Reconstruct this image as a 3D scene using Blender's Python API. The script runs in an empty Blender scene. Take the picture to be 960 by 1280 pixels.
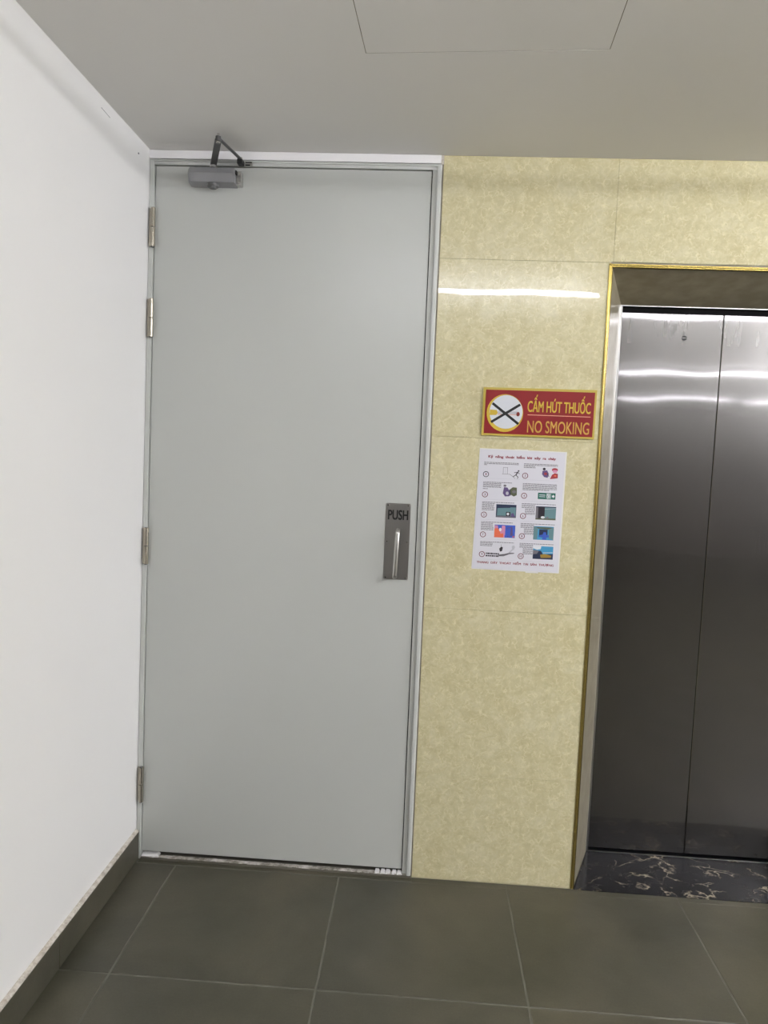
import bpy, bmesh, math, random
from mathutils import Vector, Matrix

# ------------------------------------------------------------------ camera, world, exposure
S = bpy.context.scene
C = S.collection
PI = math.pi

def make_camera():
    yaw, pitch, roll, fpx = -0.0548, -0.07746, 0.04061, 917.41
    cy, sy, cp, sp = math.cos(yaw), math.sin(yaw), math.cos(pitch), math.sin(pitch)
    fwd = Vector((sy * cp, cy * cp, sp))
    r0 = Vector((cy, -sy, 0)); u0 = r0.cross(fwd)
    c, s = math.cos(roll), math.sin(roll)
    r = c * r0 + s * u0; u = -s * r0 + c * u0
    cd = bpy.data.cameras.new('camera'); co = bpy.data.objects.new('camera', cd); C.objects.link(co)
    m = Matrix((r, u, -fwd)).transposed().to_4x4()
    m.translation = Vector((0.99239, -2.55005, 1.52038))
    co.matrix_world = m
    cd.sensor_fit = 'HORIZONTAL'; cd.sensor_width = 36.0; cd.lens = fpx / 960 * 36.0
    cd.clip_start = 0.02
    S.camera = co
make_camera()

w = bpy.data.worlds.new('world'); S.world = w; w.use_nodes = True
w.node_tree.nodes['Background'].inputs['Color'].default_value = (0.5, 0.5, 0.48, 1)
w.node_tree.nodes['Background'].inputs['Strength'].default_value = 0.02
S.view_settings.view_transform = 'Standard'
S.view_settings.look = 'None'
S.view_settings.gamma = 1.0
S.view_settings.exposure = 0.0
TUBE_STRENGTH = 360.0          # the ceiling tubes' own light, used in batten()
TUBE_COLOR = (0.97, 0.98, 1.03)

# ------------------------------------------------------------------ dimensions
H = 2.53                      # ceiling height
DX0, DX1, DZ = 0.019, 0.967, 2.480   # door leaf
TX = 1.006                    # where the tiled wall begins
EX0, EX1, EZ = 1.5795, 2.552, 2.183  # outer edge of elevator reveal
IX0, IX1, IZ, ED = 1.688, 2.444, 2.111, 0.275   # inner edge and depth
JZ = [0.0, 0.395, 0.993, 1.592, 2.192, H]      # wall tile joints
RX, FY = 7.0, -10.0           # far side wall and opposite end of the lobby

# ------------------------------------------------------------------ materials
def mat(name, color=(0.5, 0.5, 0.5), rough=0.5, metal=0.0, spec=0.5, coat=0.0, coat_rough=0.03):
    m = bpy.data.materials.new(name); m.use_nodes = True
    b = m.node_tree.nodes['Principled BSDF']
    b.inputs['Base Color'].default_value = (*color, 1)
    b.inputs['Roughness'].default_value = rough
    b.inputs['Metallic'].default_value = metal
    b.inputs['Specular IOR Level'].default_value = spec
    b.inputs['Coat Weight'].default_value = coat
    b.inputs['Coat Roughness'].default_value = coat_rough
    return m, m.node_tree, b

def nd(nt, t, **kw):
    n = nt.nodes.new(t)
    for k, v in kw.items():
        if k in n.inputs: n.inputs[k].default_value = v
        else: setattr(n, k, v)
    return n

def coords(nt, scale=(1, 1, 1)):
    g = nd(nt, 'ShaderNodeNewGeometry'); mp = nd(nt, 'ShaderNodeMapping')
    mp.inputs['Scale'].default_value = scale
    nt.links.new(g.outputs['Position'], mp.inputs['Vector'])
    return mp.outputs['Vector']

def ramp(nt, fac, stops):
    r = nd(nt, 'ShaderNodeValToRGB'); e = r.color_ramp.elements
    while len(e) < len(stops): e.new(0.5)
    for i, (p, c) in enumerate(stops):
        e[i].position = p; e[i].color = (*c, 1) if len(c) == 3 else c
    nt.links.new(fac, r.inputs['Fac']); return r.outputs['Color']

def mix(nt, fac, a, b, mode='MIX'):
    m = nd(nt, 'ShaderNodeMix', data_type='RGBA', blend_type=mode)
    for key, v in ((0, fac), (6, a), (7, b)):
        if hasattr(v, 'node'): nt.links.new(v, m.inputs[key])
        elif isinstance(v, tuple): m.inputs[key].default_value = (*v, 1)
        else: m.inputs[key].default_value = v
    return m.outputs[2]

def noise(nt, vec, scale, detail=3, rough=0.5, dist=0.0):
    n = nd(nt, 'ShaderNodeTexNoise', Scale=scale, Detail=detail, Roughness=rough, Distortion=dist)
    nt.links.new(vec, n.inputs['Vector']); return n.outputs['Fac']

def bump(nt, b, height, strength, dist=0.001, prev=None, target='Normal'):
    n = nd(nt, 'ShaderNodeBump', Strength=strength, Distance=dist)
    nt.links.new(height, n.inputs['Height'])
    if prev is not None: nt.links.new(prev, n.inputs['Normal'])
    nt.links.new(n.outputs['Normal'], b.inputs[target]); return n.outputs['Normal']

M = {}
# white painted plaster
m, nt, b = mat('white_wall_paint', (0.80, 0.79, 0.775), 0.6, spec=0.25); M['white'] = m
v = coords(nt)
nt.links.new(mix(nt, noise(nt, v, 1.3, 2), (0.87, 0.86, 0.855), (0.84, 0.83, 0.82)), b.inputs['Base Color'])
n1 = bump(nt, b, noise(nt, v, 2.2, 2), 0.5, 0.012); bump(nt, b, noise(nt, v, 260, 2), 0.12, 0.0006, n1)
# ceiling paint
m, nt, b = mat('ceiling_paint', (0.60, 0.58, 0.555), 0.75, spec=0.2); M['ceil'] = m
v = coords(nt)
nt.links.new(mix(nt, noise(nt, v, 1.7, 3), (0.78, 0.765, 0.735), (0.82, 0.80, 0.77)), b.inputs['Base Color'])
bump(nt, b, noise(nt, v, 3, 2), 0.4, 0.006)
M['bright'] = mat('bright_white_paint', (0.88, 0.86, 0.86), 0.5)[0]
M['dark'] = mat('gap_shade_black', (0.008, 0.008, 0.008), 0.9, spec=0.1)[0]  # near-black that paints the shade inside gaps and behind the doors
M['far_wall'] = mat('taupe_far_wall', (0.17, 0.15, 0.135), 0.7)[0]
M['core'] = mat('masonry_core', (0.30, 0.28, 0.25), 0.9)[0]
M['grout_wall'] = mat('wall_joint_filler', (0.56, 0.50, 0.31), 0.7)[0]
m, nt, b = mat('caulk_and_gap_shade', (0.20, 0.18, 0.13), 0.7); M['caulk_and_gap_shade'] = m
v = coords(nt); nt.links.new(ramp(nt, noise(nt, v, 14, 4), [(0.35, (0.16, 0.14, 0.10)), (0.65, (0.30, 0.27, 0.21))]), b.inputs['Base Color'])
m, nt, b = mat('floor_grout', (0.17, 0.165, 0.14), 0.85); M['grout'] = m
v = coords(nt); nt.links.new(ramp(nt, noise(nt, v, 9, 4), [(0.3, (0.085, 0.082, 0.066)), (0.7, (0.16, 0.155, 0.128))]), b.inputs['Base Color'])
m, nt, b = mat('pale_mortar', (0.5, 0.47, 0.43), 0.9); M['mortar'] = m
v = coords(nt); nt.links.new(ramp(nt, noise(nt, v, 30, 5, 0.7), [(0.35, (0.16, 0.15, 0.12)), (0.5, (0.42, 0.39, 0.35)), (0.7, (0.72, 0.68, 0.66))]), b.inputs['Base Color'])
bump(nt, b, noise(nt, v, 120, 4), 0.6, 0.003)
M['ridge'] = mat('dirty_mortar', (0.11, 0.10, 0.078), 0.85)[0]
m, nt, b = mat('skirting_paint_edge', (0.55, 0.51, 0.45), 0.8); M['edge'] = m
v = coords(nt); nt.links.new(ramp(nt, noise(nt, v, 60, 4, 0.7), [(0.35, (0.42, 0.37, 0.31)), (0.6, (0.66, 0.62, 0.56))]), b.inputs['Base Color'])

# cream flecked polished wall tile
def tile_mat(name, lo, mid, hi, rough, coat):
    m, nt, b = mat(name, mid, rough, spec=0.5, coat=coat, coat_rough=0.022)
    v0 = coords(nt)
    # warp the coordinates so the flecks curl
    nz = nd(nt, 'ShaderNodeTexNoise', Scale=34.0, Detail=3.0); nt.links.new(v0, nz.inputs['Vector'])
    sub = nd(nt, 'ShaderNodeVectorMath', operation='SCALE'); nt.links.new(nz.outputs['Color'], sub.inputs[0]); sub.inputs['Scale'].default_value = 0.055
    add = nd(nt, 'ShaderNodeVectorMath', operation='ADD'); nt.links.new(v0, add.inputs[0]); nt.links.new(sub.outputs[0], add.inputs[1])
    w1 = add.outputs[0]
    base = ramp(nt, noise(nt, v0, 16, 5, 0.68, 0.8), [(0.34, lo), (0.5, mid), (0.68, hi)])
    vo = nd(nt, 'ShaderNodeTexVoronoi', Scale=52.0, feature='DISTANCE_TO_EDGE'); nt.links.new(w1, vo.inputs['Vector'])
    line = ramp(nt, vo.outputs['Distance'], [(0.0, (1, 1, 1)), (0.13, (0, 0, 0))])
    gate = ramp(nt, noise(nt, v0, 38, 3), [(0.42, (0, 0, 0)), (0.62, (0.8, 0.8, 0.8))])
    f = mix(nt, 1.0, line, gate, 'MULTIPLY')
    c1 = mix(nt, f, base, tuple(min(1, h * 1.15) for h in hi))
    vo2 = nd(nt, 'ShaderNodeTexVoronoi', Scale=95.0); nt.links.new(w1, vo2.inputs['Vector'])
    sp = ramp(nt, vo2.outputs['Color'], [(0.0, (0.90, 0.90, 0.88)), (1.0, (1.05, 1.05, 1.06))])
    c2 = mix(nt, 0.85, c1, sp, 'MULTIPLY')
    nt.links.new(c2, b.inputs['Base Color'])
    n1 = bump(nt, b, noise(nt, v0, 5.0, 2), 0.35, 0.0016, target='Coat Normal')
    return m
M['tile'] = tile_mat('cream_wall_tile', (0.58, 0.515, 0.30), (0.63, 0.57, 0.35), (0.68, 0.625, 0.415), 0.18, 0.9)

# reveal stone (taupe polished)
m, nt, b = mat('taupe_reveal_stone', (0.24, 0.21, 0.155), 0.3, spec=0.5, coat=0.6, coat_rough=0.04); M['reveal'] = m
v = coords(nt); nt.links.new(ramp(nt, noise(nt, v, 18, 4), [(0.35, (0.30, 0.265, 0.175)), (0.65, (0.39, 0.345, 0.25))]), b.inputs['Base Color'])

# floor tile, dark olive grey
m, nt, b = mat('dark_floor_tile', (0.065, 0.062, 0.048), 0.42, spec=0.5); M['floor'] = m
v = coords(nt)
c0 = ramp(nt, noise(nt, v, 2.6, 4, 0.55, 0.3), [(0.32, (0.046, 0.044, 0.030)), (0.5, (0.064, 0.060, 0.042)), (0.68, (0.086, 0.078, 0.055))])
c1 = mix(nt, 0.5, c0, ramp(nt, noise(nt, v, 160, 2), [(0.3, (0.82, 0.82, 0.82)), (0.7, (1.12, 1.12, 1.12))]), 'MULTIPLY')
oi = nd(nt, 'ShaderNodeObjectInfo')
c2 = mix(nt, 0.8, c1, ramp(nt, oi.outputs['Random'], [(0, (0.90, 0.91, 0.94)), (1, (1.1, 1.08, 1.02))]), 'MULTIPLY')
nt.links.new(c2, b.inputs['Base Color'])
nt.links.new(ramp(nt, noise(nt, v, 5, 3), [(0.3, (0.36,) * 3), (0.7, (0.50,) * 3)]), b.inputs['Roughness'])
n1 = bump(nt, b, noise(nt, v, 40, 4), 0.25, 0.0012)

# black marble threshold
m, nt, b = mat('black_marble', (0.012, 0.012, 0.014), 0.16, spec=0.22); M['marble'] = m
v = coords(nt, (1, 1.25, 1))
nz = nd(nt, 'ShaderNodeTexNoise', Scale=7.0, Detail=5.0); nt.links.new(v, nz.inputs['Vector'])
sc = nd(nt, 'ShaderNodeVectorMath', operation='SCALE'); nt.links.new(nz.outputs['Color'], sc.inputs[0]); sc.inputs['Scale'].default_value = 0.34
ad = nd(nt, 'ShaderNodeVectorMath', operation='ADD'); nt.links.new(v, ad.inputs[0]); nt.links.new(sc.outputs[0], ad.inputs[1])
vo = nd(nt, 'ShaderNodeTexVoronoi', Scale=6.5, feature='DISTANCE_TO_EDGE'); nt.links.new(ad.outputs[0], vo.inputs['Vector'])
vein = ramp(nt, vo.outputs['Distance'], [(0.0, (1, 1, 1)), (0.014, (0.45, 0.45, 0.45)), (0.036, (0, 0, 0))])
gate = ramp(nt, noise(nt, v, 9, 4), [(0.46, (0, 0, 0)), (0.60, (1, 1, 1))])
f = mix(nt, 1.0, vein, gate, 'MULTIPLY')
vo3 = nd(nt, 'ShaderNodeTexVoronoi', Scale=19.0, feature='DISTANCE_TO_EDGE'); nt.links.new(ad.outputs[0], vo3.inputs['Vector'])
fine = mix(nt, 1.0, ramp(nt, vo3.outputs['Distance'], [(0, (0.35,) * 3), (0.03, (0, 0, 0))]), ramp(nt, noise(nt, v, 16, 2), [(0.5, (0, 0, 0)), (0.62, (1, 1, 1))]), 'MULTIPLY')
cm = mix(nt, f, (0.011, 0.011, 0.013), (0.42, 0.36, 0.27)); cm = mix(nt, fine, cm, (0.22, 0.20, 0.17))
nt.links.new(cm, b.inputs['Base Color'])

# gray semi-gloss door paint
def door_paint(name, col, rough):
    m, nt, b = mat(name, col, rough, spec=0.5)
    v = coords(nt)
    nt.links.new(mix(nt, noise(nt, v, 1.5, 2), tuple(c * 0.97 for c in col), tuple(min(1, c * 1.03) for c in col)), b.inputs['Base Color'])
    n1 = bump(nt, b, noise(nt, v, 420, 2), 0.35, 0.0006); bump(nt, b, noise(nt, v, 6, 2), 0.3, 0.002, n1)
    return m
M['door'] = door_paint('gray_door_paint', (0.525, 0.535, 0.505), 0.29)
M['frame'] = door_paint('pale_gray_frame_paint', (0.57, 0.58, 0.55), 0.36)

# brushed stainless panels
def steel(name, col, rough, aniso=0.0, wavy=0.0, rot=0.0):
    m, nt, b = mat(name, col, rough, 1.0)
    v = coords(nt)
    bs = coords(nt, (900, 900, 3))
    g = noise(nt, bs, 1.0, 2)
    nt.links.new(mix(nt, g, tuple(c * 0.93 for c in col), tuple(min(1, c * 1.06) for c in col)), b.inputs['Base Color'])
    if aniso:
        b.inputs['Anisotropic'].default_value = aniso
        b.inputs['Anisotropic Rotation'].default_value = rot
        t = nd(nt, 'ShaderNodeTangent', direction_type='RADIAL', axis='Z'); nt.links.new(t.outputs[0], b.inputs['Tangent'])
    prev = None
    if wavy:
        nw = noise(nt, coords(nt, (2.6, 1, 2.2)), 1.0, 1)
        prev = bump(nt, b, nw, wavy, 0.02)
    bump(nt, b, g, 0.05, 0.0004, prev)
    return m, nt, b
m, nt, b = steel('brushed_elevator_steel', (0.20, 0.192, 0.182), 0.2, 0.0, 0.12); M['elev'] = m
# dried drip stains on the upper part of the panels
v = coords(nt, (26, 1, 3.2)); st = noise(nt, v, 1.0, 4, 0.6)
zz = nd(nt, 'ShaderNodeSeparateXYZ'); g = nd(nt, 'ShaderNodeNewGeometry'); nt.links.new(g.outputs['Position'], zz.inputs[0])
band = nd(nt, 'ShaderNodeMapRange'); nt.links.new(zz.outputs['Z'], band.inputs['Value'])
band.inputs['From Min'].default_value = 1.90; band.inputs['From Max'].default_value = 2.03
sm = mix(nt, 1.0, ramp(nt, st, [(0.52, (0, 0, 0)), (0.62, (1, 1, 1))]), band.outputs['Result'], 'MULTIPLY')
old = b.inputs['Base Color'].links[0].from_socket
nt.links.new(mix(nt, mix(nt, 1.0, sm, (0.35, 0.35, 0.35), 'MULTIPLY'), old, (0.27, 0.265, 0.255)), b.inputs['Base Color'])
nt.links.new(ramp(nt, sm, [(0, (0.24,) * 3), (1, (0.30,) * 3)]), b.inputs['Roughness'])
# the brushing scatters most of the light; a little stays sharp
g2 = nd(nt, 'ShaderNodeBsdfAnisotropic', Roughness=0.05); g2.inputs['Color'].default_value = (0.24, 0.228, 0.232, 1)
mx = nd(nt, 'ShaderNodeMixShader', Fac=0.30); nt.links.new(b.inputs['Normal'].links[0].from_socket, g2.inputs['Normal']); out = nt.nodes['Material Output']
nt.links.new(b.outputs[0], mx.inputs[1]); nt.links.new(g2.outputs[0], mx.inputs[2]); nt.links.new(mx.outputs[0], out.inputs['Surface'])
M['steel'] = steel('satin_steel', (0.55, 0.54, 0.52), 0.28)[0]
M['plate'] = steel('worn_push_plate_steel', (0.36, 0.35, 0.335), 0.36)[0]
M['chrome'] = mat('polished_steel', (0.75, 0.74, 0.72), 0.12, 1.0)[0]
M['hinge'] = mat('nickel_hinge', (0.42, 0.385, 0.32), 0.25, 1.0)[0]
M['gold'] = mat('gold_trim', (0.52, 0.40, 0.12), 0.25, 1.0)[0]
M['closer'] = mat('silver_gray_enamel', (0.30, 0.30, 0.31), 0.42, 0.2)[0]
M['closer_dark'] = mat('gray_cap_plastic', (0.13, 0.13, 0.128), 0.5)[0]
M['arm'] = mat('dark_gray_steel_arm', (0.14, 0.14, 0.14), 0.38, 0.6)[0]
M['black'] = mat('black_paint', (0.006, 0.006, 0.007), 0.45)[0]
M['housing'] = mat('white_enamel', (0.8, 0.8, 0.8), 0.4)[0]
for key, k in (('tube', 1.0), ('weak_tube', 0.13), ('half_tube', 0.45), ('dim_tube', 0.085)):  # outputs set per lamp to balance wall light and steel reflections
    m, nt, b = mat('fluorescent_' + key, (0.9, 0.9, 0.9), 0.3); M[key] = m
    b.inputs['Emission Color'].default_value = (*TUBE_COLOR, 1); b.inputs['Emission Strength'].default_value = TUBE_STRENGTH * k
# printed colours
def ink(name, c, r=0.4, coat=0.0): M[name] = mat(name, c, r, coat=coat, coat_rough=0.08)[0]
ink('sign_red', (0.235, 0.012, 0.014), 0.35); ink('sign_gold', (0.55, 0.33, 0.06), 0.4); ink('sign_yellow', (0.60, 0.42, 0.045), 0.4)
ink('sign_border', (0.50, 0.38, 0.07), 0.35); ink('sign_white', (0.66, 0.68, 0.72), 0.4); ink('sign_line', (0.75, 0.35, 0.25)); ink('ember', (0.20, 0.02, 0.015))
ink('paper', (0.70, 0.69, 0.74), 0.4, 0.5); ink('laminate', (0.80, 0.79, 0.76), 0.12); ink('ink_gray', (0.17, 0.16, 0.18)); ink('ink_black', (0.025, 0.02, 0.03)); ink('ink_red', (0.36, 0.04, 0.05)); ink('title_red', (0.24, 0.02, 0.035))
ink('ink_maroon', (0.16, 0.03, 0.05)); ink('ink_line', (0.50, 0.50, 0.54)); ink('ink_teal', (0.13, 0.24, 0.26)); ink('ink_green', (0.02, 0.13, 0.10))
ink('ink_blue', (0.05, 0.11, 0.50)); ink('ink_orange', (0.75, 0.16, 0.08)); ink('ink_pink', (0.62, 0.26, 0.42)); ink('ink_purple', (0.12, 0.08, 0.20))
ink('ink_sky', (0.06, 0.30, 0.52)); ink('ink_ochre', (0.35, 0.22, 0.04)); ink('ink_olive', (0.10, 0.11, 0.06)); ink('ink_white', (0.75, 0.76, 0.78)); ink('ink_navy', (0.02, 0.03, 0.07))

# ------------------------------------------------------------------ mesh helpers
class MB:
    """collects shapes, then links them as one mesh object"""
    def __init__(s): s.bm = bmesh.new(); s.mats = []; s.cur = 0
    def use(s, key):
        if key not in s.mats: s.mats.append(key)
        s.cur = s.mats.index(key); return s
    def _paint(s, faces, smooth=False):
        for f in faces: f.material_index = s.cur; f.smooth = smooth
    def box(s, x0, x1, y0, y1, z0, z1, bev=0.0, seg=1):
        r = bmesh.ops.create_cube(s.bm, size=1.0); vs = r['verts']
        for v in vs:
            v.co = Vector((x0 if v.co.x < 0 else x1, y0 if v.co.y < 0 else y1, z0 if v.co.z < 0 else z1))
        fs = set(f for v in vs for f in v.link_faces)
        if bev > 0:
            es = list(set(e for v in vs for e in v.link_edges))
            r = bmesh.ops.bevel(s.bm, geom=es, offset=bev, segments=seg, affect='EDGES', profile=0.5)
            fs = set(r['faces']) | set(f for v in r['verts'] for f in v.link_faces)
        s._paint(fs); return s
    def hexa(s, b, t):
        """prism between two 4-point loops"""
        vs = [s.bm.verts.new(p) for p in b + t]; n = len(b)
        fs = [s.bm.faces.new(vs[:n][::-1]), s.bm.faces.new(vs[n:])]
        for i in range(n): fs.append(s.bm.faces.new((vs[i], vs[(i + 1) % n], vs[n + (i + 1) % n], vs[n + i])))
        s._paint(fs); return s
    def prism(s, pts, d):
        """extrude a polygon of 3D points along vector d"""
        return s.hexa([Vector(p) for p in pts], [Vector(p) + Vector(d) for p in pts])
    def rect(s, x0, x1, z0, z1, y, d=0.0002):
        return s.box(min(x0, x1), max(x0, x1), y - d, y, min(z0, z1), max(z0, z1))
    def poly(s, pts, y, d=0.0002):
        return s.prism([(x, y - d, z) for x, z in pts], (0, d, 0))
    def disc(s, cx, cz, rx, rz, y, d=0.0002, n=32, a0=0.0):
        return s.poly([(cx + rx * math.cos(a0 + 2 * PI * i / n), cz + rz * math.sin(a0 + 2 * PI * i / n)) for i in range(n)], y, d)
    def ring(s, cx, cz, r, w, y, d=0.0002, n=28):
        for i in range(n):
            a, b = 2 * PI * i / n, 2 * PI * (i + 1) / n
            P = lambda t, q: (cx + q * math.cos(t), cz + q * math.sin(t))
            s.poly([P(a, r - w), P(b, r - w), P(b, r), P(a, r)], y, d)
        return s
    def stroke(s, x0, z0, x1, z1, w, y, d=0.0002):
        dx, dz = x1 - x0, z1 - z0; L = math.hypot(dx, dz); nx, nz = -dz / L * w / 2, dx / L * w / 2
        return s.poly([(x0 + nx, z0 + nz), (x1 + nx, z1 + nz), (x1 - nx, z1 - nz), (x0 - nx, z0 - nz)], y, d)
    def _caps(s, A, B):
        a = [s.bm.verts.new(v.co) for v in A]; b = [s.bm.verts.new(v.co) for v in B]
        s._paint([s.bm.faces.new(a[::-1]), s.bm.faces.new(b)])
    def cyl(s, p0, p1, r0, r1=None, n=24, smooth=True):
        p0, p1 = Vector(p0), Vector(p1); r1 = r0 if r1 is None else r1
        ax = (p1 - p0).normalized(); q = ax.to_track_quat('Z', 'Y')
        A = [s.bm.verts.new(p0 + q @ Vector((r0 * math.cos(2 * PI * i / n), r0 * math.sin(2 * PI * i / n), 0))) for i in range(n)]
        B = [s.bm.verts.new(p1 + q @ Vector((r1 * math.cos(2 * PI * i / n), r1 * math.sin(2 * PI * i / n), 0))) for i in range(n)]
        s._caps(A, B)
        s._paint([s.bm.faces.new((A[i], A[(i + 1) % n], B[(i + 1) % n], B[i])) for i in range(n)], smooth)
        return s
    def tube(s, pts, rx, ry, up=(0, 0, 1), n=16):
        """sweep an ellipse (rx sideways, ry along up) along a path"""
        pts = [Vector(p) for p in pts]; rings = []
        for i, p in enumerate(pts):
            t = (pts[min(i + 1, len(pts) - 1)] - pts[max(i - 1, 0)]).normalized()
            sx = t.cross(Vector(up)).normalized(); sy = sx.cross(t).normalized()
            rings.append([s.bm.verts.new(p + sx * rx * math.cos(2 * PI * k / n) + sy * ry * math.sin(2 * PI * k / n)) for k in range(n)])
        s._caps(rings[0], rings[-1])
        for a, b2 in zip(rings, rings[1:]):
            s._paint([s.bm.faces.new((a[k], a[(k + 1) % n], b2[(k + 1) % n], b2[k])) for k in range(n)], True)
        return s
    def bar(s, p0, p1, w, t, up=(0, 0, 1), bev=0.0):
        """rectangular bar from p0 to p1, w wide, t thick along up"""
        p0, p1 = Vector(p0), Vector(p1); d = (p1 - p0).normalized(); sx = d.cross(Vector(up)).normalized() * w / 2; sy = sx.cross(d).normalized() * t / 2
        return s.hexa([p0 - sx - sy, p0 + sx - sy, p0 + sx + sy, p0 - sx + sy], [p1 - sx - sy, p1 + sx - sy, p1 + sx + sy, p1 - sx + sy])
    def build(s, name, parent=None, origin=None):
        bmesh.ops.recalc_face_normals(s.bm, faces=s.bm.faces)
        o = Vector(origin) if origin else Vector((0, 0, 0))
        base = wloc(parent)
        bmesh.ops.translate(s.bm, verts=s.bm.verts, vec=-o)
        me = bpy.data.meshes.new(name); s.bm.to_mesh(me); s.bm.free()
        for k in s.mats: me.materials.append(M[k])
        ob = bpy.data.objects.new(name, me); C.objects.link(ob)
        ob.parent = parent; ob.location = o - base
        return ob

def wloc(o):
    v = Vector((0, 0, 0))
    while o is not None: v += o.location; o = o.parent
    return v
def empty(name, loc): o = bpy.data.objects.new(name, None); o.empty_display_size = 0.05; o.location = loc; C.objects.link(o); return o
def tag(o, label=None, cat=None, group=None, kind=None):
    for k, v in (('label', label), ('category', cat), ('group', group), ('kind', kind)):
        if v: o[k] = v
    return o
def copy_tree(o, parent=None):
    c = o.copy(); C.objects.link(c); c.parent = parent
    for ch in list(o.children): copy_tree(ch, c)
    return c
def one(key): return MB().use(key)

_dg = None
def text_mesh(txt, x0, x1, z0, z1, y, name, key, parent, offset=0.0, caps='H', d=0.0004):
    """lettering laid on a vertical face: the cap height fills z0..z1, the line fills x0..x1"""
    # bold strokes come from laying thin copies of the letters over one another, slightly shifted
    obs = []
    for t in (txt, caps):
        cu = bpy.data.curves.new('txt', 'FONT'); cu.body = t; cu.size = 1.0; cu.resolution_u = 4
        obs.append(bpy.data.objects.new('t', cu)); C.objects.link(obs[-1])
    dg = bpy.context.evaluated_depsgraph_get()
    me, mc = [bpy.data.meshes.new_from_object(o.evaluated_get(dg)) for o in obs]
    for o in obs: bpy.data.objects.remove(o)
    xs = [v.co.x for v in me.vertices]; zc = [v.co.y for v in mc.vertices]
    e = offset
    sx = (x1 - x0) / (max(xs) - min(xs) + 2 * e); sz = (z1 - z0) / (max(zc) - min(zc) + e); mx, mz = min(xs) - e, min(zc) - e / 2
    bm = bmesh.new()
    sh = [(0, 0)] if e == 0 else [(-e, -e / 2), (e, -e / 2), (-e, e / 2), (e, e / 2), (0, 0)]
    for k, (ox, oz) in enumerate(sh):
        n0 = len(bm.verts); bm.from_mesh(me); bm.verts.ensure_lookup_table()
        for v in bm.verts[n0:]: v.co = Vector((x0 + (v.co.x + ox - mx) * sx, y - d - k * 0.00003, z0 + (v.co.y + oz - mz) * sz))
    for f in bm.faces:
        f.normal_update()
        if f.normal.y > 0: f.normal_flip()
    out = bpy.data.meshes.new(name); 
    o = Vector(((x0 + x1) / 2, y, (z0 + z1) / 2)); bmesh.ops.translate(bm, verts=bm.verts, vec=-o)
    bm.to_mesh(out); bm.free(); out.materials.append(M[key])
    for f in out.polygons: f.material_index = 0; f.use_smooth = False
    ob = bpy.data.objects.new(name, out); C.objects.link(ob); ob.parent = parent; ob.location = o - wloc(parent)
    return ob

# ------------------------------------------------------------------ the room shell
def struct(o): o['kind'] = 'structure'; return o

# left wall: very slightly out of plumb, foot 14 mm further out than the head
b = one('white'); LW = -0.014
b.prism([(0.0, FY, H), (LW, FY, 0), (LW - 0.15, FY, 0), (-0.15, FY, H)], (0, -FY + 0.2, 0))
wl = struct(b.build('wall_left'))
b = one('ink_gray'); b.bar((-0.0008, -0.378, 2.497), (-0.0008, -0.318, 2.4945), 0.0016, 0.0016); b.build('scratch', wl)
b = one('ink_gray'); b.cyl((-0.002, -0.10, 2.478), (0.0015, -0.10, 2.478), 0.003, n=10); b.build('nail_hole', wl)

# core of the end wall, behind tiles, door and elevator
b = one('core')
b.box(TX, EX0 - 0.004, 0.012, 0.5, 0, H)
b.box(EX0 - 0.004, EX1 + 0.004, 0.012, 0.5, EZ + 0.004, H)
b.box(EX1 + 0.004, RX, 0.012, 0.5, 0, H)
b.box(-0.15, TX, 0.10, 0.5, 0, H)
wb = struct(b.build('wall_back'))
# tile joints
b = one('grout_wall')
b.box(TX, EX0 - 0.004, 0.003, 0.012, 0, H); b.box(EX0 - 0.004, EX1 + 0.004, 0.003, 0.012, EZ + 0.004, H); b.box(EX1 + 0.004, RX, 0.003, 0.012, 0, H)
b.build('joint_filler', wb)
G = 0.0004
def wall_tile(x0, x1, z0, z1):
    b = one('tile'); b.box(x0 + G, x1 - G, 0.0, 0.011, z0 + G, z1 - G, 0.0006)
    b.build('tile', wb, ((x0 + x1) / 2, 0.005, (z0 + z1) / 2))
for z0, z1 in zip(JZ[:-2], JZ[1:-1]):
    wall_tile(TX, EX0 - 0.006, z0 + (0.004 if z0 == 0 else 0), z1)
xs = [TX, 1.586, 2.186, 2.786]
for x0, x1 in zip(xs, xs[1:]): wall_tile(x0, x1, JZ[4], H - 0.001)
x = EX1 + 0.006
while x < RX - 0.01:
    for z0, z1 in zip(JZ, JZ[1:]):
        if z1 == H:
            if x + 0.6 > 2.79: wall_tile(max(x, 2.786), min(x + 0.6, RX), z0, H - 0.001)
        else: wall_tile(x, min(x + 0.6, RX), z0 + (0.004 if z0 == 0 else 0), z1)
    x += 0.6
# far side and opposite walls of the lobby
b = one('white'); b.box(RX, RX + 0.15, FY, 0.5, 0, H); struct(b.build('wall_right'))
b = one('far_wall'); b.box(-0.15, RX + 0.15, FY - 0.15, FY, 0, H); struct(b.build('wall_front'))

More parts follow.
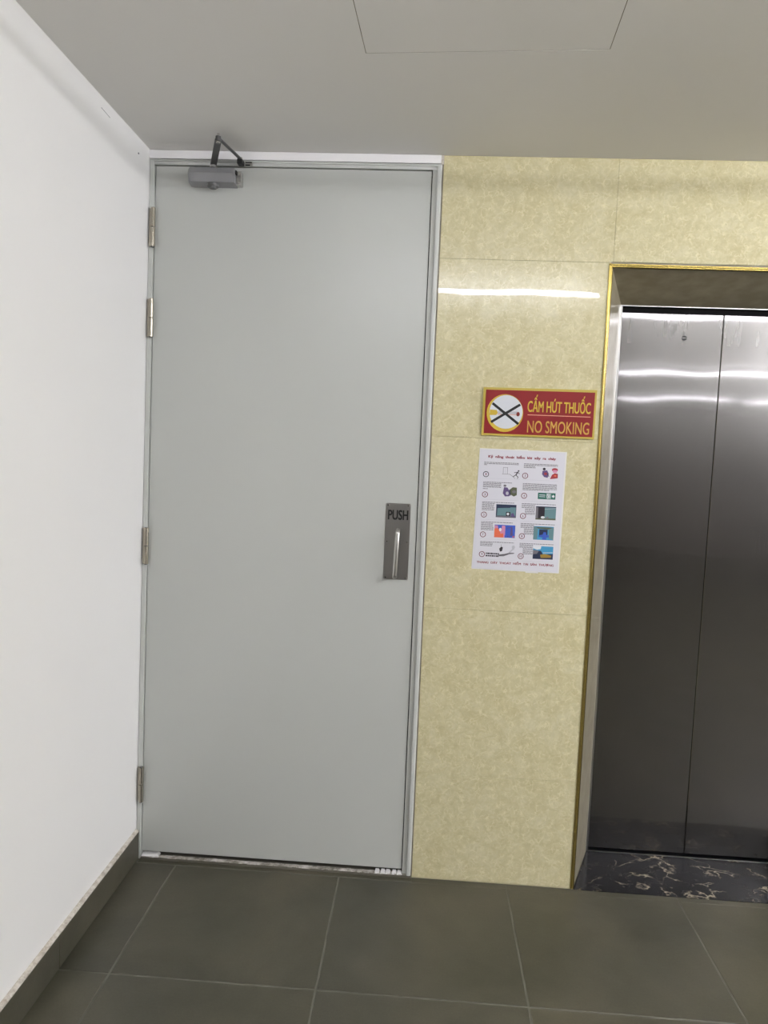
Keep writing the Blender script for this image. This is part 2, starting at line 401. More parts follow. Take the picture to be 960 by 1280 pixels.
# ceiling with the opening for the access hatch
hc = [(0.7926, -0.6170), (1.396, -0.6467)]
ang = math.atan2(hc[1][1] - hc[0][1], hc[1][0] - hc[0][0])
ux = Vector((math.cos(ang), math.sin(ang), 0)); uy = Vector((math.sin(ang), -math.cos(ang), 0))
p0 = Vector((hc[0][0], hc[0][1], H)); hatch = [p0, p0 + ux * 0.604, p0 + ux * 0.604 + uy * 0.604, p0 + uy * 0.604]
outer = [Vector((-0.15, 0.5, H)), Vector((RX + 0.15, 0.5, H)), Vector((RX + 0.15, FY - 0.15, H)), Vector((-0.15, FY - 0.15, H))]
b = one('ceil')
for i in range(4):
    j = (i + 1) % 4; b.prism([outer[i], outer[j], hatch[j], hatch[i]], (0, 0, 0.04))
b.use('dark').box(0.6, 1.6, -1.5, -0.4, H + 0.04, H + 0.06)
ce = struct(b.build('ceiling'))
cen = sum(hatch, Vector()) / 4
b = one('ceil'); b.prism([cen + (h - cen) * (1 - 0.0072) + Vector((0, 0, 0.0003)) for h in hatch], (0, 0, 0.02))
b.use('caulk_and_gap_shade')  # dark ring painted in for the shadow line around the hatch
for i in range(4):
    j = (i + 1) % 4; o_ = lambda k, q: cen + (hatch[k] - cen) * q + Vector((0, 0, 0.0010)); b.prism([o_(i, 0.9998), o_(j, 0.9998), o_(j, 0.9925), o_(i, 0.9925)], (0, 0, 0.01))
tag(b.build('access_panel', ce, (cen.x, cen.y, H)), 'square access hatch set flush in the ceiling')

# floor: mortar bed below, tiles as parts
b = one('grout'); b.box(LW, RX, FY, 0.012, -0.05, -0.0012); b.use('core').box(-0.15, RX + 0.15, FY - 0.15, 0.5, -0.2, -0.05)
fl = struct(b.build('floor'))
X1, GY, FG = 0.146, -0.59, 0.0026
xe = [LW] + [X1 + 0.6 * i for i in range(12)]; xe = [x for x in xe if x < RX] + [RX]
ye = [-0.026]
y = GY
while y > FY: ye.append(y); y -= 0.6
ye.append(FY)
meshes = {}
count = 0
def floor_tile(x0, x1, y0, y1):
    w_, d_ = round(x1 - x0 - 2 * FG, 4), round(y0 - y1 - 2 * FG, 4); key = (w_, d_)
    if key not in meshes:
        b = one('floor'); b.box(-w_ / 2, w_ / 2, -d_ / 2, d_ / 2, -0.010, 0, 0.0012)
        o = b.build('tile', fl); meshes[key] = o.data
    else:
        o = bpy.data.objects.new('tile', meshes[key]); C.objects.link(o); o.parent = fl
    o.location = ((x0 + x1) / 2, (y0 + y1) / 2, 0)
for a, c in zip(xe, xe[1:]):
    for d, e in zip(ye, ye[1:]): floor_tile(a, c, d, e)
# cut strip of tile and rough mortar under the door
b = one('floor'); b.box(0.004, TX, -0.0225, -0.002, -0.010, 0.0); b.build('cut_tile_strip', fl)
for a, c in zip([TX] + xe[3:], xe[3:]):
    b = one('floor'); b.box(a + 0.0012, c - FG, -0.0290, -0.0012, -0.010, 0.0, 0.0006); b.build('cut_tile_strip', fl)
b = one('ridge'); b.box(0.006, TX - 0.004, -0.003, 0.040, -0.012, 0.0085, 0.001); b.build('mortar_bed', fl)
b = one('mortar'); random.seed(4); n = 60
for i in range(n):
    x0 = 0.006 + (TX - 0.012) * i / n; x1 = 0.006 + (TX - 0.012) * (i + 1) / n
    b.box(x0, x1, -0.0015 + random.uniform(-0.0015, 0.001), 0.014, 0.0080, 0.0105 + random.uniform(0, 0.0018))
b.use('bright').hexa([Vector((0.008, -0.002, 0.009)), Vector((0.075, -0.001, 0.009)), Vector((0.070, 0.03, 0.009)), Vector((0.008, 0.03, 0.009))],
                     [Vector((0.008, 0.001, 0.015)), Vector((0.066, 0.003, 0.019)), Vector((0.060, 0.03, 0.019)), Vector((0.008, 0.03, 0.016))])
for x0 in (0.872, 0.893, 0.911, 0.934, 0.952): b.hexa(*[[Vector((x0, -0.003, z)), Vector((x0 + w_, -0.002, z)), Vector((x0 + w_, 0.02, z)), Vector((x0 + 0.002, 0.02, z))] for z, w_ in ((0.009, 0.018), (0.0165, 0.013))])
b.build('mortar_crust', fl)
# black box painting the shade in the gap under the leaf
b = one('dark'); b.box(0.0, TX, 0.060, 0.10, -0.02, H); b.build('recess_shade', wb)

# baseboard: dark tiles stood against the left wall
b = one('edge'); bh = 0.104
b.prism([(LW, -0.003, bh), (LW + 0.0125, -0.003, bh), (LW + 0.0120, -0.003, bh + 0.004), (LW + 0.0005, -0.003, bh + 0.0095)], (0, FY + 0.003, 0))
b.box(LW, LW + 0.004, FY, -0.003, 0, bh)
bs = struct(b.build('baseboard_left'))
ys = [-0.003]; y = GY
while y > FY: ys.append(y); y -= 0.6
ys.append(FY); first = None
for a, c in zip(ys, ys[1:]):
    L = round(a - c, 3)
    if L not in meshes:
        b = one('floor'); b.box(-0.0045, 0.0045, -L / 2 + 0.0012, L / 2 - 0.0012, 0.0025, bh, 0.0008); o = b.build('tile', bs); meshes[L] = o.data
    else: o = bpy.data.objects.new('tile', meshes[L]); C.objects.link(o); o.parent = bs
    o.location = (LW + 0.0085, (a + c) / 2, 0)

# white plaster strip above the door frame
b = one('bright'); b.box(0.0, 0.997, -0.004, 0.1, 2.501, H - 0.001, 0.0015)
t1 = struct(b.build('trim_1'))
b = one('edge'); b.box(0.9975, TX + 0.0003, 0.0, 0.05, 2.4995, H - 0.001); b.build('plaster_fill', t1)

# ------------------------------------------------------------------ door frame and door
b = one('frame')
# left jamb follows the leaning wall
b.hexa([Vector((LW + 0.002, 0.0, 0)), Vector((DX0 - 0.0165, 0.0, 0)), Vector((DX0 - 0.0165, 0.06, 0)), Vector((LW + 0.002, 0.06, 0))],
       [Vector((0.001, 0.0, 2.5)), Vector((DX0 - 0.0025, 0.0, 2.5)), Vector((DX0 - 0.0025, 0.06, 2.5)), Vector((0.001, 0.06, 2.5))])
b.box(0.001, 1.0015, 0.002, 0.06, DZ + 0.0025, 2.499)          # head
b.box(0.012, 0.9995, -0.004, 0.03, 2.4925, 2.499, 0.0015)      # raised lip of the head
b.box(DX1 + 0.003, 0.986, 0.006, 0.06, 0.006, DZ + 0.004, 0.001)        # inner step of the lock jamb
b.box(0.985, 1.0015, -0.004, 0.06, 0.006, 2.499, 0.005, 3)      # rounded outer step
frame = struct(b.build('trim_2'))
b = one('caulk_and_gap_shade'); b.box(1.0015, TX + 0.0002, 0.0012, 0.05, 0, 2.499); struct(b.build('trim_3'))

b = one('door')
zb = 0.026
b.hexa([Vector((0.005, 0.010, zb)), Vector((DX1, 0.010, zb)), Vector((DX1, 0.055, zb)), Vector((0.005, 0.055, zb))],
       [Vector((DX0, 0.010, DZ)), Vector((DX1, 0.010, DZ)), Vector((DX1, 0.055, DZ)), Vector((DX0, 0.055, DZ))])
door = b.build('door_1', None, (0.012, 0.0, 0.0))
tag(door, 'tall flush gray painted fire door between white wall and cream tiles', None, None, 'structure')

def lean(z): return 0.003 + 0.0135 * z / 2.48
hz = [(2.333, 2.207), (2.027, 1.899), (1.230, 1.098), (0.354, 0.217)]
def make_hinge():
    z1, z0 = 0.065, -0.065
    b = one('hinge'); b.box(-0.0145, 0.0, -0.0022, 0.004, z0 + 0.001, z1 - 0.001, 0.0008)
    h = b.build('hinge', None)
    for a, c in ((z0, -0.0012), (0.0012, z1)):
        b = one('hinge'); b.cyl((0.001, -0.0065, a), (0.001, -0.0065, c), 0.0083, n=20)
        b.build('knuckle', h)
    b = one('arm'); b.cyl((0.001, -0.0065, -0.0675), (0.001, -0.0065, 0.0665), 0.0058, n=16); b.build('pin', h)
    return h
hinge = make_hinge()
for i, (a, c) in enumerate(hz):
    o = hinge if i == 0 else copy_tree(hinge)
    o.parent = door; zc = (a + c) / 2; o.location = Vector((lean(zc), 0.0, zc)) - door.location

# push plate with its pull handle
def round_rect(x0, x1, z0, z1, r, n=5):
    P = []
    for cx, cz, a in ((x1 - r, z1 - r, 0), (x0 + r, z1 - r, 1), (x0 + r, z0 + r, 2), (x1 - r, z0 + r, 3)):
        for k in range(n + 1): t = (a + k / n) * PI / 2; P.append((cx + r * math.cos(t), cz + r * math.sin(t)))
    return P
PX0, PX1, PZ0, PZ1 = 0.858, 0.945, 1.085, 1.354
b = one('plate'); b.poly(round_rect(PX0, PX1, PZ0, PZ1, 0.006), 0.010, 0.0016)
plate = b.build('push_plate', door, (0.9, 0.0, 1.22)); tag(plate, 'brushed steel plate marked PUSH')
text_mesh('PUSH', 0.8665, 0.9375, 1.2965, 1.3305, 0.0084, 'lettering', 'black', plate, 0.034)
b = one('plate'); hx = 0.904
pts = [(hx, 0.009, 1.262)]
for k in range(9): t = k / 8 * PI / 2; pts.append((hx, 0.002 - 0.020 - 0.014 * math.sin(t) , 1.262 - 0.014 * (1 - math.cos(t))))
for k in range(1, 10): q = k / 10; pts.append((hx - 0.004 * q, -0.036 - 0.004 * math.sin(PI * q), 1.248 - 0.138 * q))
for k in range(9): t = PI / 2 - k / 8 * PI / 2; pts.append((hx - 0.004, -0.018 - 0.018 * math.sin(t), 1.110 - 0.014 * math.cos(t)))
pts.append((hx - 0.004, 0.009, 1.096))
b.use('steel').tube(pts, 0.0075, 0.0045, up=(0, 1, 0.02), n=14); b.build('pull_handle', plate)
for sx in (PX0 + 0.008, PX1 - 0.008):
    for sz in (PZ1 - 0.007, 1.219, PZ0 + 0.007):
        b = one('chrome'); b.cyl((sx, 0.0086, sz), (sx, 0.0062, sz), 0.0038, 0.0024, n=14); b.build('screw', plate)

# overhead door closer
cx0, cx1 = 0.154, 0.305
prof = [(0.010, 2.4605), (-0.041, 2.4605), (-0.045, 2.458), (-0.051, 2.440), (-0.036, 2.4150), (0.010, 2.4105)]
b = one('closer')
b.prism([(cx0, y, z) for y, z in prof], (cx1 - cx0, 0, 0))
b.hexa([Vector((cx0, y, z)) for y, z in prof], [Vector((cx0 - 0.010, 0.010 + (y - 0.010) * 0.72, 2.436 + (z - 2.436) * 0.9)) for y, z in prof])
closer = b.build('door_closer', door, (0.23, 0, 2.436)); tag(closer, 'silver-gray overhead closer with folded arm')
b = one('closer_dark'); b.cyl((0.229, -0.024, 2.4125), (0.229, -0.024, 2.402), 0.0195, 0.0185, n=28); b.cyl((0.229, -0.024, 2.402), (0.229, -0.024, 2.3970), 0.0145, 0.012, n=28); b.build('pinion_cap', closer)
b = one('steel'); b.box(cx1 + 0.0005, 0.3235, -0.016, 0.010, 2.4130, 2.4585, 0.001)
b.use('chrome').cyl((0.3165, -0.0155, 2.449), (0.3165, -0.020, 2.449), 0.0042, n=14); b.cyl((0.3165, -0.0155, 2.422), (0.3165, -0.020, 2.422), 0.0042, n=14)
b.use('black').box(cx1 + 0.001, 0.3095, -0.030, -0.015, 2.444, 2.456); b.build('end_bracket', closer)
b = one('steel'); b.cyl((0.229, -0.026, 2.4600), (0.229, -0.026, 2.4720), 0.0105, n=20); b.use('black').cyl((0.229, -0.026, 2.4605), (0.229, -0.026, 2.4640), 0.0115, n=20); b.build('spindle', closer)
E = Vector((0.2925, -0.190, 2.494))
b = one('arm'); b.bar((0.2265, -0.018, 2.4755), E + Vector((0, 0, -0.006)), 0.0205, 0.0055); b.cyl(E + Vector((0, 0, -0.010)), E + Vector((0, 0, -0.003)), 0.0095, n=20); b.build('main_arm', closer)
b = one('arm'); b.tube([E + Vector((0, 0, 0.001)), (0.322, -0.024, 2.4945)], 0.0062, 0.0040, n=14); b.cyl(E + Vector((0, 0, -0.003)), E + Vector((0, 0, 0.005)), 0.0085, n=20); b.build('forearm', closer)
b = one('chrome'); b.cyl(E + Vector((0, 0, -0.014)), E + Vector((0, 0, 0.014)), 0.0042, n=16); b.cyl(E + Vector((0, 0, -0.0165)), E + Vector((0, 0, -0.0105)), 0.007, n=6, smooth=False); b.build('elbow_bolt', closer)
b = one('black'); b.box(0.311, 0.330, -0.034, -0.004, 2.4775, 2.494, 0.002)
b.use('steel').box(0.330, 0.359, -0.0075, -0.003, 2.4775, 2.4945, 0.001)
b.use('black').box(0.334, 0.356, -0.0085, -0.006, 2.489, 2.4925).box(0.334, 0.350, -0.0085, -0.006, 2.480, 2.484)
b.use('chrome').cyl((0.322, -0.026, 2.488), (0.322, -0.026, 2.500), 0.0065, n=16); b.build('frame_shoe', closer)

# ------------------------------------------------------------------ elevator opening
def splay(xo, xi, sgn):
    b = one('reveal'); t = 0.02 * sgn
    b.hexa([Vector((xo, 0.0, 0)), Vector((xi, ED, 0)), Vector((xi - t, ED, 0)), Vector((xo - t, 0.008, 0))],
           [Vector((xo, 0.0, EZ)), Vector((xi, ED, IZ)), Vector((xi - t, ED, IZ)), Vector((xo - t, 0.008, EZ))])
    return b
t4 = struct(splay(EX0 + 0.003, IX0, 1).build('trim_4')); t5 = struct(splay(EX1 - 0.003, IX1, -1).build('trim_5'))
b = one('reveal')
b.hexa([Vector((EX0, 0.0, EZ)), Vector((EX1, 0.0, EZ)), Vector((IX1, ED, IZ)), Vector((IX0, ED, IZ))],
       [Vector((EX0, 0.0, EZ + 0.012)), Vector((EX1, 0.0, EZ + 0.012)), Vector((IX1, ED, EZ + 0.012)), Vector((IX0, ED, EZ + 0.012))])
struct(b.build('trim_6'))
# gold corner profile
b = one('gold')
def gold(b, x0, x1, z0, z1):
    b.box(x0, x1, -0.0035, 0.010, z0, z1, 0.0012, 2)
gold(b, EX0 - 0.0065, EX0 + 0.0005, 0.004, EZ + 0.0045)
gold(b, EX1 - 0.0005, EX1 + 0.0065, 0.004, EZ + 0.0045)
gold(b, EX0 - 0.0065, EX1 + 0.0065, EZ - 0.001, EZ + 0.0055)
# inner return of the profile, lying on the reveal
b.hexa([Vector((EX0 + 0.0005, -0.002, 0.004)), Vector((EX0 + 0.0045, -0.002, 0.004)), Vector((EX0 + 0.0095, 0.010, 0.004)), Vector((EX0 + 0.003, 0.010, 0.004))],
       [Vector((EX0 + 0.0005, -0.002, EZ)), Vector((EX0 + 0.0045, -0.002, EZ)), Vector((EX0 + 0.0095, 0.010, EZ)), Vector((EX0 + 0.003, 0.010, EZ))])
b.box(EX0, EX1, -0.0035, 0.012, EZ - 0.0065, EZ - 0.001, 0.0012, 2)
struct(b.build('trim_7'))
# polished black marble threshold
b = one('marble'); b.prism([(EX0 + 0.006, 0.0, -0.012), (EX1 - 0.006, 0.0, -0.012), (IX1 + 0.001, ED - 0.004, -0.012), (IX0 - 0.001, ED - 0.004, -0.012)], (0, 0, 0.0135))
th = b.build('threshold_slab', fl); tag(th, 'black marble slab with pale veins')

el = empty('door_2', ((IX0 + IX1) / 2, ED, 0)); tag(el, 'brushed stainless steel elevator doors, closed', None, None, 'structure')
XC = 2.0672; YD = ED + 0.006
def panel(x0, x1):
    b = one('elev'); n = 1
    b.box(x0, x1, YD, YD + 0.03, 0.012, 2.0865, 0.0015)
    return b.build('door_panel', el, ((x0 + x1) / 2, YD, 1.05))
pl_ = panel(IX0 - 0.05, XC - 0.0010); pr_ = panel(XC + 0.0010, IX1 + 0.05)
b = one('steel'); b.use('black').cyl((1.928, YD + 0.001, 1.9985), (1.928, YD - 0.0022, 1.9985), 0.0098, 0.0088, n=20); b.use('black').cyl((1.928, YD - 0.0020, 1.9985), (1.928, YD - 0.0028, 1.9985), 0.0062, n=18); b.use('chrome').box(1.9215, 1.9345, YD - 0.0036, YD - 0.0024, 1.9980, 1.9990); b.build('keyhole', pl_)
b = one('dark'); b.box(IX0 - 0.06, IX1 + 0.06, YD + 0.034, YD + 0.04, -0.02, EZ); b.build('shaft_backing', el)
b = one('dark'); b.box(IX0 - 0.06, IX1 + 0.06, YD + 0.012, YD + 0.034, 2.0865, EZ + 0.01); b.build('header_shade', el)  # dark strip in place of the shade above the door panels
b = one('steel'); b.box(IX0 - 0.002, IX1 + 0.002, ED - 0.001, ED + 0.003, IZ - 0.0025, IZ + 0.001); b.build('header_lip', el)
b = one('steel'); b.box(IX0 - 0.004, IX0 + 0.006, ED - 0.005, ED + 0.004, 0.002, IZ - 0.002, 0.001); b.build('side_lip', el)
b = one('steel'); b.box(IX1 - 0.006, IX1 + 0.004, ED - 0.005, ED + 0.004, 0.002, IZ - 0.002, 0.001); b.build('side_lip', el)
b = one('steel'); b.box(IX0 - 0.001, IX1 + 0.001, ED - 0.004, ED + 0.0005, -0.005, 0.0038); b.use('black').box(IX0 - 0.001, IX1 + 0.001, ED + 0.0005, ED + 0.05, -0.02, 0.001); b.build('sill', el)

# ------------------------------------------------------------------ no smoking sign
sg = empty('no_smoking_sign', (1.367, 0.0, 1.602))
tag(sg, 'red no smoking sign with gold border and yellow lettering above the notice', 'sign')
b = one('sign_border'); b.prism([(1.1755, -0.0005, 1.602), (1.557, -0.0005, 1.602), (1.558, -0.0005, 1.768), (1.176, -0.0005, 1.765)], (0, -0.006, 0)); b.build('border', sg)
y = -0.0065
b = one('sign_red'); b.poly([(1.1835, 1.609), (1.5505, 1.609), (1.5515, 1.7595), (1.1845, 1.757)], y, 0.0006); b.build('red_field', sg)
y -= 0.0006
b = one('sign_yellow').disc(1.2520, 1.6795, 0.0620, 0.0640, y, 0.0004)
b.use('sign_white').disc(1.2555, 1.6835, 0.0560, 0.0570, y - 0.0004, 0.0004)
y2 = y - 0.0008
b.use('sign_yellow').poly([(1.200, 1.671), (1.223, 1.672), (1.228, 1.6795), (1.224, 1.689), (1.201, 1.690)], y2, 0.0003)
b.use('sign_line').rect(1.228, 1.292, 1.6735, 1.6755, y2, 0.0003); b.use('ink_line').rect(1.228, 1.292, 1.6755, 1.6860, y2, 0.0003)
b.use('ember').disc(1.2965, 1.6775, 0.0060, 0.0075, y2, 0.0003)
b.use('black').stroke(1.2085, 1.7115, 1.2995, 1.6440, 0.0085, y2 - 0.0003, 0.0003); b.stroke(1.3025, 1.7100, 1.2065, 1.6475, 0.0085, y2 - 0.0006, 0.0003)
b.build('crossed_cigarette_emblem', sg)
text_mesh('CẤM HÚT THUỐC', 1.3275, 1.5400, 1.6870, 1.7235, y, 'lettering', 'sign_yellow', sg, 0.020)
text_mesh('NO SMOKING', 1.3300, 1.5385, 1.6170, 1.6570, y, 'lettering', 'sign_gold', sg, 0.008)
b = one('sign_line'); b.rect(1.329, 1.541, 1.6755, 1.6778, y, 0.0003); b.build('dividing_line', sg)

# ------------------------------------------------------------------ fire escape notice
po = empty('safety_notice', (1.319, 0.0, 1.139))
tag(po, 'white laminated fire escape notice with ten numbered pictures below the red sign', 'notice')
b = one('laminate'); b.prism([(1.165, -0.0004, 1.138), (1.4670, -0.0004, 1.136), (1.4705, -0.0004, 1.5555), (1.1735, -0.0004, 1.5575)], (0, -0.0008, 0)); b.build('laminate', po)
b = one('paper'); b.prism([(1.1675, -0.0012, 1.1405), (1.4625, -0.0012, 1.1385), (1.4655, -0.0012, 1.5525), (1.1755, -0.0012, 1.5545)], (0, -0.0002, 0)); b.build('sheet', po)
OX, OZ, PY = 1.1700, 1.5560, -0.0014
random.seed(11)
def words(b, x0, x1, z, h=0.0022):
    """one line of print too small to read"""
    x = x0
    while x < x1 - 0.002:
        L = min(random.uniform(0.004, 0.011), x1 - x); b.rect(OX + x, OX + x + L, OZ + z - h, OZ + z, PY, 0.0001); x += L + 0.0012
def para(b, x0, x1, z, lines, short=None, after=2, step=0.0042):
    for i in range(lines): words(b, x0, (x1 if (short is None or i < after) else short), z - i * step)
b = one('ink_gray')
L_, R_ = 0.021, 0.157
para(b, L_, L_ + 0.118, -0.045, 3, L_ + 0.012, 2)
para(b, R_, R_ + 0.115, -0.045, 4, R_ + 0.040, 2)
para(b, L_, L_ + 0.098, -0.113, 5, L_ + 0.062, 1); words(b, L_, L_ + 0.018, -0.136)
para(b, R_, R_ + 0.116, -0.113, 6, R_ + 0.09, 5)
for z, L2 in ((-0.182, 0.110), (-0.251, 0.108), (-0.320, 0.116)):
    para(b, L_, L_ + L2, z, 1)
    words(b, R_, R_ + 0.116, z)
    k = 4 if z < -0.3 else 7
    for i in range(1, k): words(b, L_, L_ + 0.043, z - i * 0.0045)
    for i in range(1, 9): words(b, R_ + (0.012 if i > 3 else 0.0), R_ + 0.046, z - i * 0.0045)
b.use('ink_black')
for i in range(2): words(b, 0.042, 0.088, -0.3590 - i * 0.0080, 0.0050)
tag(b.build('small_print', po), kind='stuff')
b = one('ink_line')
for z in (-0.101, -0.174, -0.244, -0.312, -0.383):
    b.rect(OX + 0.018, OX + 0.146, OZ + z, OZ + z + 0.0006, PY, 0.0001); b.rect(OX + 0.154, OX + 0.276, OZ + z, OZ + z + 0.0006, PY, 0.0001)
tag(b.build('ruled_lines', po), kind='stuff')
text_mesh('Kỹ  năng  thoát  hiểm  khi  xảy  ra  cháy', OX + 0.034, OX + 0.264, OZ - 0.0298, OZ - 0.0213, PY, 'lettering', 'title_red', po, 0.045, d=0.0001)
text_mesh('THANG  DÂY  THOÁT  HIỂM  TẠI  SÂN  THƯỢNG', OX + 0.012, OX + 0.277, OZ - 0.3968, OZ - 0.3893, PY, 'lettering', 'title_red', po, 0.035, d=0.0001)
nums = [(0.029, -0.087), (0.163, -0.087), (0.029, -0.157), (0.163, -0.156), (0.029, -0.227), (0.163, -0.226), (0.029, -0.296), (0.163, -0.296), (0.029, -0.365), (0.163, -0.366)]
for i, (nx, nz) in enumerate(nums):
    b = one('paper').disc(OX + nx, OZ + nz, 0.0105, 0.0105, PY - 0.0001, 0.0001, 24)
    b.use('ink_maroon' if i else 'ink_black').ring(OX + nx, OZ + nz, 0.0102, 0.0024, PY - 0.0002, 0.0001)
    o = b.build('number_ring', po)
    wd = 0.0042 if i < 9 else 0.0085
    if i == 0: wd = 0.003
    text_mesh(str(i + 1), OX + nx - wd / 2, OX + nx + wd / 2, OZ + nz - 0.0040, OZ + nz + 0.0040, PY - 0.0003, 'numeral', 'ink_maroon', o, 0.02, d=0.0001)
class Pic:
    """a printed picture: shapes in its own unit square"""
    def __init__(s, x0, x1, z1, z0): s.b = MB(); s.x0, s.x1, s.z1, s.z0 = OX + x0 - 0.004, OX + x1 - 0.004, OZ + z1, OZ + z0; s.y = PY
    def P(s, u, v): return (s.x0 + (s.x1 - s.x0) * u, s.z1 + (s.z0 - s.z1) * v)
    def lay(s, key): s.b.use(key); s.y -= 0.00005; return s
    def r(s, key, u0, v0, u1, v1): s.lay(key); a, c = s.P(u0, v0), s.P(u1, v1); s.b.rect(a[0], c[0], a[1], c[1], s.y, 0.00005); return s
    def g(s, key, pts): s.lay(key); s.b.poly([s.P(*p) for p in pts], s.y, 0.00005); return s
    def d(s, key, u, v, ru, rv): s.lay(key); c = s.P(u, v); s.b.disc(c[0], c[1], ru * (s.x1 - s.x0), rv * (s.z1 - s.z0), s.y, 0.00005, 18); return s
    def l(s, key, u0, v0, u1, v1, w): s.lay(key); a, c = s.P(u0, v0), s.P(u1, v1); s.b.stroke(a[0], a[1], c[0], c[1], w, s.y, 0.00005); return s
    def done(s): return s.b.build('picture', po)
# 1 running man and lift door
p = Pic(0.088, 0.148, -0.060, -0.099)
p.l('ink_gray', .06, .02, .06, .62, .0011).l('ink_gray', .06, .04, .30, .04, .0011).l('ink_gray', .30, .02, .30, .62, .0011).l('ink_line', .18, .04, .18, .6, .0010).l('ink_gray', .0, .62, .44, .62, .0011).l('ink_gray', .44, .62, .76, .98, .0013)
p.d('ink_black', .93, .30, .045, .07).l('ink_black', .90, .38, .78, .68, .0036).l('ink_black', .88, .42, .68, .46, .0020).l('ink_black', .90, .42, .99, .56, .0018).l('ink_black', .78, .66, .62, .84, .0024).l('ink_black', .78, .66, .92, .84, .0024).l('ink_black', .92, .84, .88, .98, .0020).done()
# 2 caller and red telephones
p = Pic(0.224, 0.279, -0.056, -0.095)
p.d('ink_black', .12, .14, .09, .12).g('ink_purple', [(.02, .30), (.30, .24), (.42, .55), (.36, .90), (.14, .84), (.0, .6)]).d('ink_red', .22, .55, .10, .12).l('ink_black', .30, .5, .44, .8, .002)
p.d('ink_red', .78, .18, .19, .16).r('ink_pink', .66, .20, .92, .42).g('ink_red', [(.62, .62), (.78, .46), (.98, .52), (.98, .90), (.74, .96), (.50, 1.0)]).d('ink_orange', .82, .70, .08, .09).done()
# 3 two crouching figures
p = Pic(0.092, 0.142, -0.119, -0.162)
p.d('ink_gray', .16, .12, .10, .09).g('ink_purple', [(.10, .24), (.34, .26), (.54, .60), (.50, .95), (.20, .98), (.04, .74)]).g('ink_olive', [(.52, .40), (.70, .22), (.98, .24), (1.0, .84), (.80, .96), (.58, .82)]).d('ink_line', .34, .72, .10, .14).d('ink_gray', .80, .58, .14, .12).l('ink_navy', .5, .4, .56, .9, .003).done()
# 4 green exit plate
p = Pic(0.214, 0.274, -0.143, -0.165)
p.r('ink_green', 0, 0, 1, 1).r('ink_white', .08, .30, .42, .40).r('ink_white', .08, .58, .42, .66).r('ink_white', .50, .12, .66, .88).d('ink_green', .58, .26, .030, .08).l('ink_green', .58, .36, .56, .62, .0024).l('ink_green', .56, .6, .52, .84, .0015).l('ink_green', .56, .6, .63, .82, .0015)
p.r('ink_white', .70, .10, .73, .90).g('ink_white', [(.80, .38), (.86, .38), (.86, .20), (.96, .50), (.86, .80), (.86, .62), (.80, .62)]).done()
# 5 figure by a wall
p = Pic(0.074, 0.143, -0.189, -0.234)
p.r('ink_navy', 0, 0, 1, 1).r('ink_teal', .06, .20, .98, .86).g('ink_navy', [(.06, .10), (.72, .12), (.70, .24), (.06, .30)]).r('ink_gray', .02, .88, .98, .96).r('ink_black', .50, .56, .72, .88).d('ink_white', .60, .72, .06, .10).g('ink_purple', [(.74, .70), (.86, .62), (.96, .92), (.76, .92)]).done()
# 6 figure at an open dark door
p = Pic(0.210, 0.279, -0.190, -0.236)
p.r('ink_teal', 0, 0, 1, 1).r('ink_navy', .0, .0, 1, .07).r('ink_gray', .0, .07, .12, .96).r('ink_black', .12, .05, .44, .92).g('ink_olive', [(.0, .90), (1, .88), (1, 1), (0, 1)]).d('ink_white', .36, .82, .10, .09).d('ink_gray', .58, .84, .07, .08).l('ink_line', .44, .2, .98, .12, .001).done()
# 7 red and blue rooms
p = Pic(0.072, 0.143, -0.260, -0.304)
p.r('ink_blue', 0, 0, 1, 1).r('ink_pink', .0, .06, .50, 1).g('ink_orange', [(0, .30), (.22, .26), (.30, .70), (.44, .66), (.44, 1), (0, 1)]).g('ink_blue', [(.14, .0), (.36, .0), (.34, .34), (.20, .40)]).d('ink_white', .28, .38, .06, .14).g('ink_purple', [(.60, .22), (.86, .10), (.90, .80), (.62, .92)]).g('ink_blue', [(.62, .26), (.80, .20), (.76, .86), (.60, .86)]).r('ink_pink', .44, .10, .52, .8).d('ink_orange', .93, .90, .04, .06).done()
# 8 figure in blue corridor
p = Pic(0.206, 0.275, -0.259, -0.306)
p.r('ink_sky', 0, 0, 1, 1).g('ink_teal', [(.0, .0), (.22, .08), (.20, .94), (0, 1)]).g('ink_olive', [(.12, .06), (.96, .06), (.84, .22), (.24, .18)]).r('ink_navy', .28, .22, .70, .80).g('ink_teal', [(.74, .2), (1, .04), (1, 1), (.78, .86)]).g('ink_blue', [(.50, .42), (.62, .42), (.64, .60), (.78, .66), (.76, .80), (.64, .78), (.66, .98), (.44, .98), (.46, .78), (.30, .80), (.30, .66), (.46, .60)]).done()
# 9 hands on a rope ladder
p = Pic(0.088, 0.146, -0.327, -0.370)
p.g('ink_black', [(.06, .38), (.18, .20), (.28, .26), (.24, .56), (.12, .62)]).l('ink_gray', .18, .20, .16, .02, .0012).g('ink_line', [(.80, .14), (.92, .05), (1.0, .18), (.94, .42), (.84, .42)]).l('ink_line', .86, .4, .66, .68, .0045).g('ink_gray', [(.0, .86), (.40, .78), (.70, .66), (.98, .66), (.94, .74), (.66, .80), (.34, .98), (.0, 1.0)]).l('ink_black', .1, .93, .62, .78, .0018).done()
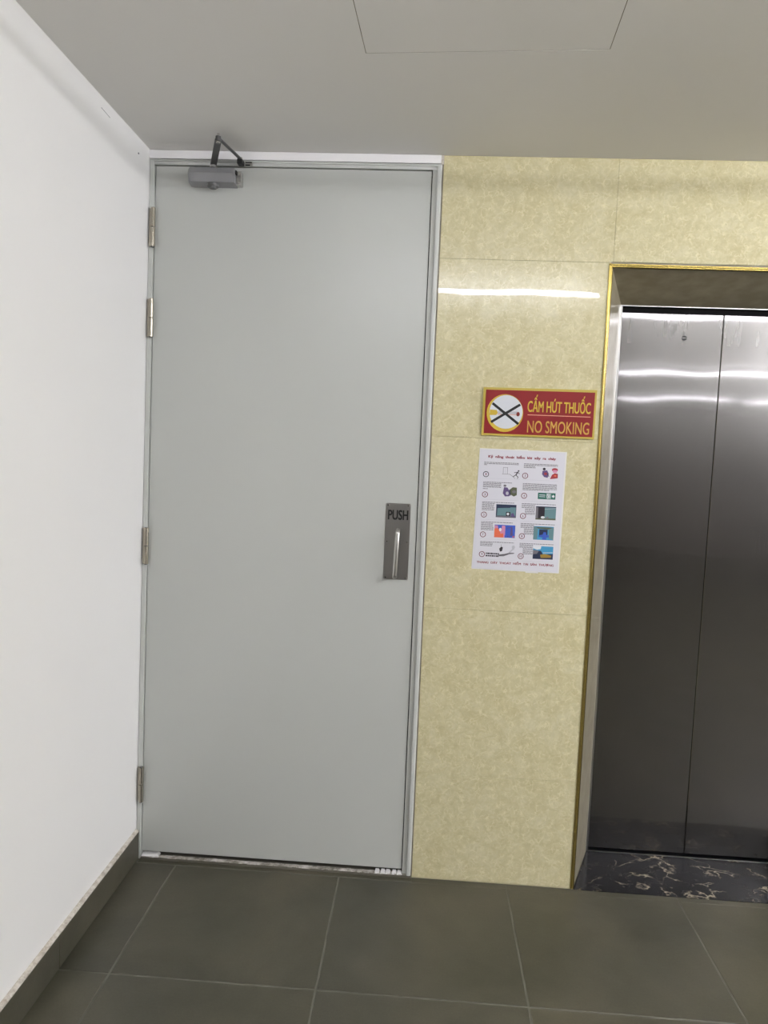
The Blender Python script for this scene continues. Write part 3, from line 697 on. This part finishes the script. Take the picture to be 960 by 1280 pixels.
# 10 coast road at dusk
p = Pic(0.208, 0.277, -0.328, -0.373)
p.r('ink_sky', 0, 0, 1, 1).g('ink_white', [(0, 0), (.40, 0), (.38, .22), (.20, .28), (0, .18)]).g('ink_navy', [(0, .34), (.40, .36), (.50, .62), (1, .56), (1, 1), (0, 1)]).g('ink_gray', [(.0, .30), (.30, .36), (.20, .60), (0, .64)]).g('ink_ochre', [(.36, .66), (.60, .58), (.92, .70), (.90, .86), (.40, .90)]).l('ink_white', .5, .50, .98, .46, .0016).done()
b = one('laminate'); b.prism([(1.292, -0.0012, 1.5532), (1.338, -0.0012, 1.5532), (1.338, -0.0012, 1.5585), (1.292, -0.0012, 1.5575)], (0, -0.0002, 0)); b.build('adhesive_tape', po)
b = one('laminate'); b.prism([(1.352, -0.0012, 1.1330), (1.396, -0.0012, 1.1330), (1.396, -0.0012, 1.1375), (1.352, -0.0012, 1.1378)], (0, 0.0006, 0)); b.build('adhesive_tape', po)

# ------------------------------------------------------------------ ceiling lights: rows traced from reflections, plus added fill battens
def batten(x0, x1, y, label, group, lamp='tube'):
    L = x1 - x0; cx = (x0 + x1) / 2
    r = empty('fluorescent_batten', (cx, y, H)); tag(r, label, 'ceiling light', group)
    b = one('housing'); b.box(x0 - 0.02, x1 + 0.02, y - 0.025, y + 0.025, H - 0.028, H - 0.0005, 0.003); b.build('housing', r)
    b = one(lamp); b.cyl((x0 + 0.012, y, H - 0.085), (x1 - 0.012, y, H - 0.085), 0.013, n=16); b.build('tube', r)
    for xx in (x0 - 0.004, x1 - 0.008):
        b = one('housing'); b.box(xx, xx + 0.012, y - 0.016, y + 0.016, H - 0.103, H - 0.028); b.build('socket', r)
batten(0.40, 1.903, -1.62, 'white fluorescent batten on the ceiling facing the gray door', 'fluorescent ceiling battens', 'weak_tube')
batten(2.10, 3.20, -1.62, 'short dim batten added on the ceiling to brighten the top of the elevator doors', 'fluorescent ceiling battens', 'dim_tube')  # added lamp, makes the bright band at the top of the elevator doors
batten(3.40, 4.85, -1.62, 'fill batten added beyond the elevator doors, in the row next to their wall', 'fluorescent ceiling battens')  # unseen lamp added as fill light from the right
batten(5.05, 6.55, -1.62, 'fill batten added at the far side wall, in the row next to the elevator wall', 'fluorescent ceiling battens')  # second added fill lamp on the right, outside the reflections
batten(3.95, 5.20, -2.95, 'added fill batten of the short second ceiling row, the end nearer the elevator', 'added fill row of ceiling battens')  # added row, evens the light on tiles, door and left wall
batten(5.35, 6.60, -2.95, 'added fill batten of the short second ceiling row, the end at the side wall', 'added fill row of ceiling battens')  # other lamp of the added fill row
batten(2.78, 4.28, -4.26, 'dim fluorescent batten in the middle row of the lobby ceiling, furthest from the side wall', 'middle row of ceiling battens', 'dim_tube')
batten(5.30, 6.80, -4.26, 'bright fill batten added in the middle row of the lobby ceiling, next to the side wall', 'middle row of ceiling battens')  # strong unseen fill, added beyond what the elevator doors reflect
batten(3.50, 5.00, -6.95, 'dim fluorescent batten in the last row of the lobby ceiling', 'last row of ceiling battens', 'dim_tube')
batten(5.20, 6.70, -6.95, 'fluorescent batten in the last row of the lobby ceiling, next to the side wall', 'last row of ceiling battens', 'dim_tube')
